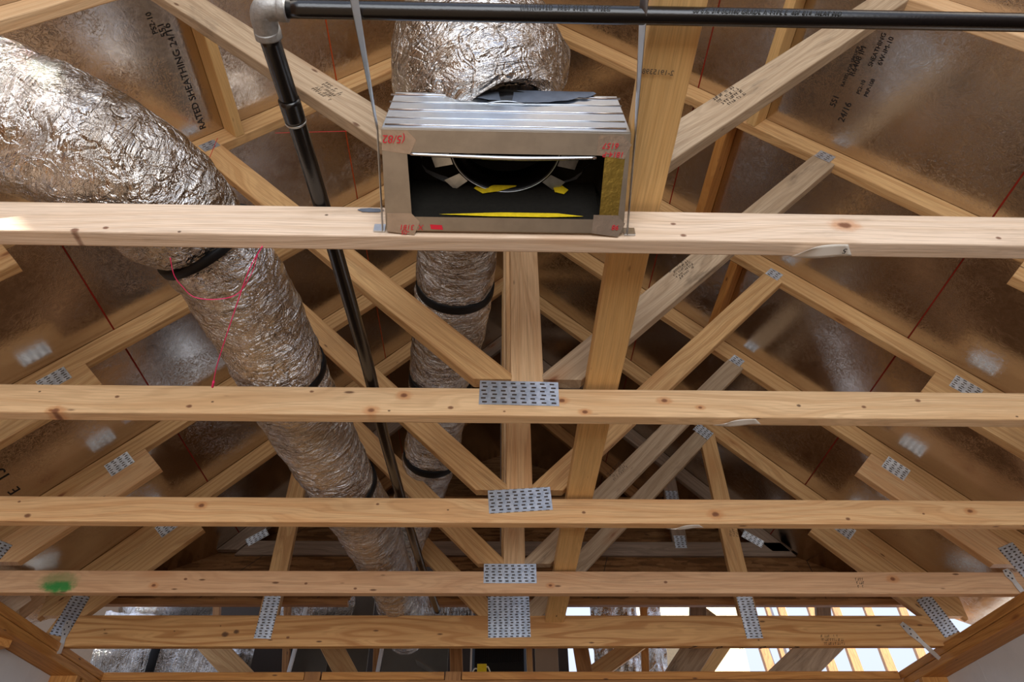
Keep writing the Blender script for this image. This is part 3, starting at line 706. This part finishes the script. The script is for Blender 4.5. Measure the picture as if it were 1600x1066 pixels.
F = [q for k in range(24) for q in ((3*k, 3*k+1, 3*k+4, 3*k+3), (3*k+1, 3*k+2, 3*k+5, 3*k+4))]
mesh('mastic', V, F, MAST, RB, smooth=True)
# collar with rim and bent tabs
def ringtube(name, r, h0, h1, mat, rr=.8):
    V = []; F = []; N = 48
    for (q, h_) in ((r, h0), (r, h1), (r-.003, h1), (r-.003, h0)):
        for k in range(N): V.append(BX(cx_+q*math.cos(2*math.pi*k/N), ca+q*rr*math.sin(2*math.pi*k/N), h_))
    for j in range(4):
        for k in range(N): F.append((j*N+k, j*N+(k+1) % N, ((j+1) % 4)*N+(k+1) % N, ((j+1) % 4)*N+k))
    return mesh(name, V, F, mat, RB, smooth=True)
ringtube('collar', .108, dp-.035, dp+.055, GLOSSB)
tag(mesh('duct_lining', [BX(cx_, ca, dp+.075)]+[BX(cx_+.107*math.cos(2*math.pi*k/32), ca+.0856*math.sin(2*math.pi*k/32), dp+.03) for k in range(32)], [(0, 1+k, 1+(k+1) % 32) for k in range(32)], GLOSSB, RB, smooth=True))
tube('collar_rim', [tuple(BX(cx_+.108*math.cos(a), ca+.0864*math.sin(a), dp-.036))+(.0011,) for a in [math.pi*2*k/24 for k in range(25)]], GALVB, RB, 72, 6, False)
for a in (172, 196, 222, 318, 344, 6):
    r_ = math.radians(a); e = Vector((math.cos(r_), .8*math.sin(r_), 0)); tn = Vector((-math.sin(r_), .8*math.cos(r_), 0)).normalized()
    q = lambda u, v, h: BX(cx_+e.x*.108+e.x*u+tn.x*v, ca+e.y*.108+e.y*u+tn.y*v, h)
    m_ = YEL if a == 172 else GALV
    slab('tab', [q(.004, -.011, dp-.034), q(.042, -.014, dp-.026), q(.042, .014, dp-.026), q(.004, .011, dp-.034)], up, .0012, GALV, RB)
# yellow insulation scraps
def blob(name, pts, h, mat, par=RB):
    c = sum((Vector(p) for p in pts), Vector())/len(pts); n = len(pts); V = [c-up*h]+[Vector(p) for p in pts]
    mesh(name, V, [(0, 1+k, 1+(k+1) % n) for k in range(n)], mat, par, smooth=True)
blob('insulation', [BX(x, .026, h) for x, h in ((-.045, .092), (-.027, .076), (.005, .084), (.047, .104), (0, .104), (-.035, .108))], .006, YEL)
blob('insulation', [BX(x, .026, h) for x, h in ((.115, .100), (.118, .084), (.136, .078), (.146, .092), (.130, .110))], .006, YEL)
blob('insulation', [BX(-.11, .0262, .008), BX(-.01, .0262, .004), BX(.10, .0262, .004), BX(.17, .0262, .008), BX(.12, .0264, .016), BX(.01, .0264, .016)], .002, YEL)
# clear tape corners with red marker
for (x, a, s_) in ((BL+.028, fl-.018, 1), (BR-.03, fl-.02, -1), (BL+.03, .016, 1), (BR-.03, .018, -1)):
    V = [BX(x-.03, a-.018, -.0025), BX(x+.022, a-.024, -.0035), BX(x+.034, a+.002, -.003), BX(x+.018, a+.018, -.0028), BX(x-.028, a+.018, -.0026)]
    mesh('tape', V, [(0, 1, 2, 3, 4)], CLEAR, RB)
for (px, py, s_, sz) in ((634, 212, '(5/82', .020), (968, 224, '6157', .015), (976, 238, '1814-P', .014), (662, 352, 'X  3181', .014), (640, 360, '-05', .012), (968, 352, '98', .014)):
    # marker is read upside down
    d = RGT*((px-800)/F_PX) - UPV*((py-533)/F_PX) + FWD
    t = (b0.dot(up)-.0042)/d.dot(up); c = d*t
    text('marker_writing', s_, c, (-1, .0, 0), -fd, sz, REDI, RB, shear=.2, ext=.0003)
slab('red_mark', [BX(BL+.085, .004, -.003), BX(BL+.108, .003, -.003), BX(BL+.106, .012, -.003), BX(BL+.083, .013, -.003)], -up, .0004, REDI, RB)

# hanger straps
def hstrap(px0, py0, px1, py1, label, s):
    a = Vector((at(px0, py0, .868).x, .864, 1.028)); b = BX(BL if s < 0 else BR, fl, 0)
    a.x = (BL if s < 0 else BR)+s*.008; b.x += s*.009
    e1 = at(px1, py1, .452); c = e1
    d_ = (c-b).normalized(); e = c+d_*.5
    root = thing('hanger_strap', a, label, 'strap')
    wd = Vector((0, .45, .89))
    V = []; F = []; P_ = [a, b, c, e]; tw = [0, 0, .6, .8]
    for p, q in zip(P_, tw):
        wv = (up*math.cos(q)+Vector((s*-1, 0, 0))*math.sin(q))*.0085; n_ = Vector((.0009, 0, 0))
        V += [p-wv, p+wv, p+wv+n_, p-wv+n_]
    for i in range(3):
        for j in range(4): F.append((i*4+j, i*4+(j+1) % 4, (i+1)*4+(j+1) % 4, (i+1)*4+j))
    F += [(0, 1, 2, 3), (12, 13, 14, 15)]
    mesh('band', V, F, GALVB, root)
    f = box('nailed_foot', (a.x+s*.008, .871, 1.032+.012), (.022, .004, .020), GALVB, root)
    return root
hstrap(605, 362, 553, 0, 'left galvanised strap holding the register box, passing in front of the black pipe', -1)
hstrap(968, 366, 1006, 0, 'right galvanised strap holding the register box, beside the golden board', 1)

# ------------------------------------------------------------------ strings, paper tags, ties
ps = [atz(px, py, 1.02) for px, py in ((410, 385), (390, 420), (372, 470), (352, 530), (338, 575), (333, 603))]
s1 = tag(wire('pink_string', ps, .0012, PINK), 'bright pink string hanging in front of the large silver duct', 'string')
ps = [atz(px, py, 1.03) for px, py in ((266, 403), (272, 430), (285, 448), (303, 464), (335, 468), (370, 460), (392, 430), (402, 400))]
wire('loop', ps, .0009, PINK, s1)
wire('knot', [atz(334, 596, 1.02), atz(332, 605, 1.02)], .003, PINK, s1, 4)
ps = [at(225, 206, 1.0), at(330, 207, 1.2), at(440, 206, 1.42), at(548, 205, 1.45)]
rs = tag(wire('red_string', [at(340, 216, 1.46), at(326, 250, 1.40), at(316, 275, 1.30)], .0012, REDS), 'short red string hanging from the second truss beside the large silver duct', 'string')
rs2 = tag(wire('red_string', [at(430, 208, 1.47), at(500, 206, 1.475), at(552, 205, 1.475)], .0010, REDS), 'taut horizontal red string behind the black pipe, left of the register box', 'string')
def paper(x0p, x1p, i, label, wr=.03, txt=None):
    Y = YT[i]; a = at(x0p, 0, 1); z0 = H-.001
    xa = at(x0p, {0: 402, 1: 660, 2: 825}[i], Y+.02).x; xb = at(x1p, {0: 402, 1: 660, 2: 825}[i], Y+.02).x; L = xb-xa
    V = []; F = []; nx, ny = 12, 5
    for i_ in range(nx+1):
        for j in range(ny+1):
            u, v = i_/nx, j/ny
            sk = .18*L*(1-v)*(1 if u < .5 else -1)*abs(2*u-1)
            curl = .016*(1-u)**3*(1-v) + .004*math.sin(u*5)*v + .003
            V.append((xa+u*L+sk, Y+.001+v*wr, z0-curl))
    for i_ in range(nx):
        for j in range(ny):
            a_ = i_*(ny+1)+j; F.append((a_, a_+ny+1, a_+ny+2, a_+1))
    o = mesh('paper_tag', V, F, PAPER, smooth=True); tag(o, label, 'paper tag', 'paper tags stapled under the chords')
    m = o.modifiers.new('thick', 'SOLIDIFY'); m.thickness = .0004
    if txt: text('tag_number', txt, (xb-.02, Y+.010, z0-.0062), (-1, 0, 0), (0, 1, 0), .018, INK, o, ext=.0002)
    return o
paper(1243, 1341, 0, 'large torn white paper tag printed with a 5 under the nearest chord', .034, '5')
paper(1115, 1191, 1, 'curled white paper tag under the second chord, right of the nail plate', .03)
paper(1042, 1101, 2, 'thin folded white paper tag under the third chord', .028)
def tie(px0, py0, px1, py1, Y, par_label, s):
    a = at(px0, py0, Y-.003); b = at(px1, py1, Y-.003); b = Vector((b.x, Y-.004, b.z))
    root = thing('hurricane_tie', b, par_label, 'metal tie')
    d_ = (b-a).normalized(); n_ = Vector((0, -1, 0)); w_ = d_.cross(n_).normalized()
    prof = [(0, .012), (.25, .019), (.40, .014), (.55, .010), (.8, .012), (1., .010)]
    V = []; F = []; L = (b-a).length
    for f, ww in prof: V += [a+d_*L*f-w_*ww, a+d_*L*f+w_*ww]
    k = len(V); V += [v+n_*.0015 for v in V]
    for i in range(len(prof)-1):
        F += [(2*i, 2*i+1, 2*i+3, 2*i+2), (k+2*i+2, k+2*i+3, k+2*i+1, k+2*i), (2*i, 2*i+2, k+2*i+2, k+2*i), (2*i+1, k+2*i+1, k+2*i+3, 2*i+3)]
    mesh('strap', V, F, flat('tie_galvanised', (222, 224, 222), .35, .8, .05, 30), root)
    for f, o_ in ((.08, .004), (.2, -.008), (.28, .008), (.42, 0)):
        c = a+d_*L*f+w_*o_-Vector((0, .002, 0)); box('nail_head', c, (.006, .002, .006), NAIL, root)
    return root
tie(1408, 974, 1468, 1030, YT[4], 'bright metal tie on the right end of the deep fifth truss', 1)
tie(1570, 890, 1597, 925, YT[3], 'bright metal tie at the right end of the fourth chord', 1)
tie(108, 970, 92, 1022, YT[4], 'bent metal tie over the left end of the deep fifth truss', -1)
# odd lumber at the left eave
tag(board('bowed_offcut', at(22, 962, 3.05), at(64, 928, 3.2), .038, .08, W['cream']), 'pale bowed offcut lying over the left wall plate', 'board')
tag(board('eave_block', at(-20, 965, 2.85), at(38, 925, 2.95), .038, .089, W['pale']), 'pale block end at the lower left eave under the fourth chord', 'board')
tag(board('eave_stud', at(-30, 1000, 3.1), at(12, 990, 3.0), .06, .10, W['fir']), 'dark orange timber end below the left wall plate', 'board')

# ------------------------------------------------------------------ beyond the front wall: attic of the next roof
def far_board(name, a, b, Y, d, mat, label, t=.038, Yb=None, grp=None):
    p, q = at(*a, Y), at(*b, Yb or Y)
    return tag(board(name, p, q, t, d, mat, zdir=(1, 0, 0) if abs((q-p).z) > abs((q-p).x) else (0, 0, 1)), label, 'board' if grp is None else 'rafter', grp)
def slant(name, a, b, Y, d, mat, label, t=.038):
    p, q = at(*a, Y), at(*b, Y); x = (q-p).normalized(); z = Vector((0, 1, 0)).cross(x)
    return tag(board(name, p, q, t, d, mat, zdir=z), label, 'board')
slant('attic_web', (318, 995), (392, 1075), 4.5, .135, W['tan'], 'broad slanting board behind the left part of the deep truss')
slant('attic_web', (508, 990), (552, 1075), 4.6, .13, W['tan'], 'slanting board right of the grey wall boards, behind the deep truss')
slant('attic_web', (1300, 992), (1215, 1075), 4.6, .20, W['grey'], 'widest weathered board slanting down leftwards against the sky')
slant('attic_web', (1120, 965), (1050, 1075), 4.55, .17, W['grey'], 'weathered slanting board beside the sunlit orange rafter')
slant('attic_web', (1010, 995), (905, 1070), 4.9, .11, W['tan'], 'plain tan board slanting across the bright foil insulation')
slant('attic_web', (1005, 930), (1009, 1070), 5.6, .055, W['fir'], 'thin upright strut in front of the bright wall')
slant('attic_web', (1140, 990), (1085, 1070), 5.8, .13, W['gold'], 'sunlit orange rafter right of the weathered slanting board')
slant('attic_post', (1090, 930), (1090, 985), 4.3, .10, W['dusk'], 'dark grey post stub above the deep truss, left of the strap plate')
slant('attic_post', (1284, 936), (1288, 985), 4.3, .09, W['dusk'], 'dark grey post stub above the deep truss, right of the strap plate')
slant('attic_post', (905, 1000), (918, 1075), 4.4, .09, W['brown'], 'brown post between the black cabinet and the bright foil')
slant('attic_post', (826, 1000), (829, 1075), 4.4, .035, W['tan'], 'narrow pale stud at the right edge of the black cabinet')
slant('attic_post', (712, 1000), (714, 1075), 4.35, .075, W['brown'], 'strand board stud left of the black cabinet')
slant('attic_post', (340, 930), (335, 1075), 5.0, .05, W['brown'], 'brown stud in front of the crumpled foil on the left')
slant('attic_post', (450, 930), (446, 1075), 5.2, .05, W['brown'], 'brown stud beside the white edged board')
slant('attic_post', (590, 990), (586, 1075), 5.2, .045, W['brown'], 'brown stud left of the open dark cupboard')
# rafters of the next roof, open to the sky
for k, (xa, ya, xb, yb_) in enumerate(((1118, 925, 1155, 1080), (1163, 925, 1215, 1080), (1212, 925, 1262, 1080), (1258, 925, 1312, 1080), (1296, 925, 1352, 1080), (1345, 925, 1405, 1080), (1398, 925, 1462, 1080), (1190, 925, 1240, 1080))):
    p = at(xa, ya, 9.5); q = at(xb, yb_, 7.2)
    tag(board('open_rafter', p, q, .05, .10 if k < 7 else .05, W['brown'], zdir=(1, .3, 0)),
        ['far rafter against the sky, leftmost of the bare ones', 'far rafter just left of the right strap plate', 'far rafter seen just right of the right strap plate', 'far bare rafter between the two weathered boards', 'far bare rafter behind the widest weathered board', 'far bare rafter right of the widest weathered board', 'rightmost far bare rafter above the corner of the wall plates', 'slim far rafter squeezed beside the right strap plate'][k], 'rafter', 'bare rafters against the sky')
    tag(board('rafter_lit_side', p+Vector((.14, .25, 0)), q+Vector((.14, .25, 0)), .02, .07, WHITE, zdir=(1, .3, 0)), 'white strip as the sunlit side of '+['the leftmost', 'the second', 'the third', 'the fourth', 'the fifth', 'the sixth', 'the rightmost', 'the slimmest'][k]+' bare rafter from the left', 'strip', 'white strips as sunlit sides of the rafters')  # white boards paint the sunlit side of each rafter
# bright wall and foil insulation right of centre
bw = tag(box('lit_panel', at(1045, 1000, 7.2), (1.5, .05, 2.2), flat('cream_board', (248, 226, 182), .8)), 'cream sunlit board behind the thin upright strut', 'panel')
def crumple(name, c, w_, h_, dy, label, mat=DUCT, seed=1., tilt=0.):
    N, M_ = 60, 40; V = []; F = []
    for i in range(N+1):
        for j in range(M_+1):
            u, v = i/N-.5, j/M_-.5; q = Vector((u*w_*9+seed, v*h_*9, seed))
            V.append((u*w_, -dy*math.cos(u*3.0)*math.cos(v*3.0)+.05*noise.noise(q)+.025*noise.noise(q*2.7)+tilt*v, v*h_))
    for i in range(N):
        for j in range(M_): a = i*(M_+1)+j; F.append((a, a+M_+1, a+M_+2, a+1))
    o = mesh(name, V, F, mat, None, Matrix.Translation(Vector(c)+Vector((0, 0, CZ))), True)
    m = o.modifiers.new('thick', 'SOLIDIFY'); m.thickness = .02
    return tag(o, label, 'insulation')
crumple('foil_insulation', at(962, 985, 6.2), .42, 1.4, .05, 'bright crumpled foil behind the tan slanting board', seed=4)
crumple('foil_insulation', at(1023, 1010, 6.6), .20, 1.6, .03, 'narrow bright foil strip right of the thin strut', seed=6)
tube('foil_duct', [tuple(at(635, 952, 5.4))+(.15,), tuple(at(690, 952, 5.4))+(.16,), tuple(at(755, 950, 5.4))+(.14,)], DUCT, None, 60, 48, True, wrinkle(5, .012, 22), True)
tag(bpy.data.objects['foil_duct'], 'bright foil duct crossing behind the black pipe above the deep truss', 'duct')
dd = [('foil duct in the dark attic above the left part of the deep truss', (200, 965), (330, 930), 5.2, .2), ('large crumpled foil duct below the left part of the deep truss', (150, 1025), (345, 1045), 4.9, .26), ('small foil duct behind the left strap plate', (440, 960), (540, 940), 5.4, .15), ('foil duct glimpsed beside the grey boards below the deep truss', (352, 1030), (415, 1035), 5.6, .12)]
for k, (lab, a, b, Y, r) in enumerate(dd):
    p, q = at(*a, Y), at(*b, Y+.3); m_ = (p+q)/2+Vector((0, 0, .03))
    o = tube('foil_duct', [tuple(p)+(r,), tuple(m_)+(r*1.05,), tuple(q)+(r,)], DUCT, None, 70, 48, True, wrinkle(2.*k, .034, 11), True); tag(o, lab, 'duct')
    if k == 1:
        c = at(237, 1030, Y); strap_ring(o, p.lerp(q, .45)+Vector((0, 0, .015)), r*1.03, (q-p), .05)
# black cabinet with louvres
CB = thing('air_handler', at(780, 1090, 5.2), 'black louvred cabinet below the central nail plate', 'cabinet')
c = at(780, 1060, 5.2); cw = at(826, 1030, 5.0).x-at(737, 1030, 5.0).x
box('body', (c.x, 5.35, c.z), (cw, .5, 1.0), DARK, CB)
for k in range(22):
    x_ = at(745+k*3.4, 1024, 5.09).x; box('louvre', (x_, 5.095, at(780, 1024, 5.09).z), (.006, .01, .09), BAND, CB)
box('white_edge', (at(736, 1030, 5.05).x, 5.08, c.z), (.012, .04, .9), PAPER, CB)
yn = thing('wire_connector', at(753, 1048, 4.3), 'yellow plug on a white cable in front of the black cabinet', 'plug')
p = at(753, 1046, 4.3); box('plug', p, (.055, .04, .05), YPL, yn)
wire('cable', [p+Vector((.02, 0, 0)), at(762, 1042, 4.3), at(768, 1056, 4.3)], .004, PAPER, yn, 8); wire('cable', [p-Vector((.02, 0, 0)), at(741, 1046, 4.3), at(735, 1060, 4.3)], .004, PAPER, yn, 8)
# boards and dark backs left of the cabinet
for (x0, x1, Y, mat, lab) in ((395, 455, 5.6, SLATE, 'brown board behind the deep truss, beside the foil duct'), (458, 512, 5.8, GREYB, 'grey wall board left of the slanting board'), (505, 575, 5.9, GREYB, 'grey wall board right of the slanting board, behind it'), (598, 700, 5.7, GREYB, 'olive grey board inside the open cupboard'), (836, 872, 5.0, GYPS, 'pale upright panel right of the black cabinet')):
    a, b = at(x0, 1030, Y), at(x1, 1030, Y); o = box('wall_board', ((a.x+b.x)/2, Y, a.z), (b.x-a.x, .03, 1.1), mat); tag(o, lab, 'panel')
for px, Y in ((452, 5.0), (589, 5.0)):
    a = at(px, 1030, Y); o = tag(board('edge_strip', (a.x-.02, Y, a.z-.5), (a.x+.05, Y, a.z+.35), .02, .025, WHITE, zdir=(1, 0, 0)), 'white edged strip beside the '+('left' if px < 500 else 'right')+' brown stud below the deep truss', 'strip')
lid = tag(slab('open_flap', [at(648, 1030, 4.4), at(682, 1052, 4.4), at(690, 1062, 4.7), at(652, 1040, 4.7)], (0, 0, 1), .01, GREYB), 'tilted grey flap in front of the dark cupboard', 'flap')
# back of the next attic, closed on the left and open on the right
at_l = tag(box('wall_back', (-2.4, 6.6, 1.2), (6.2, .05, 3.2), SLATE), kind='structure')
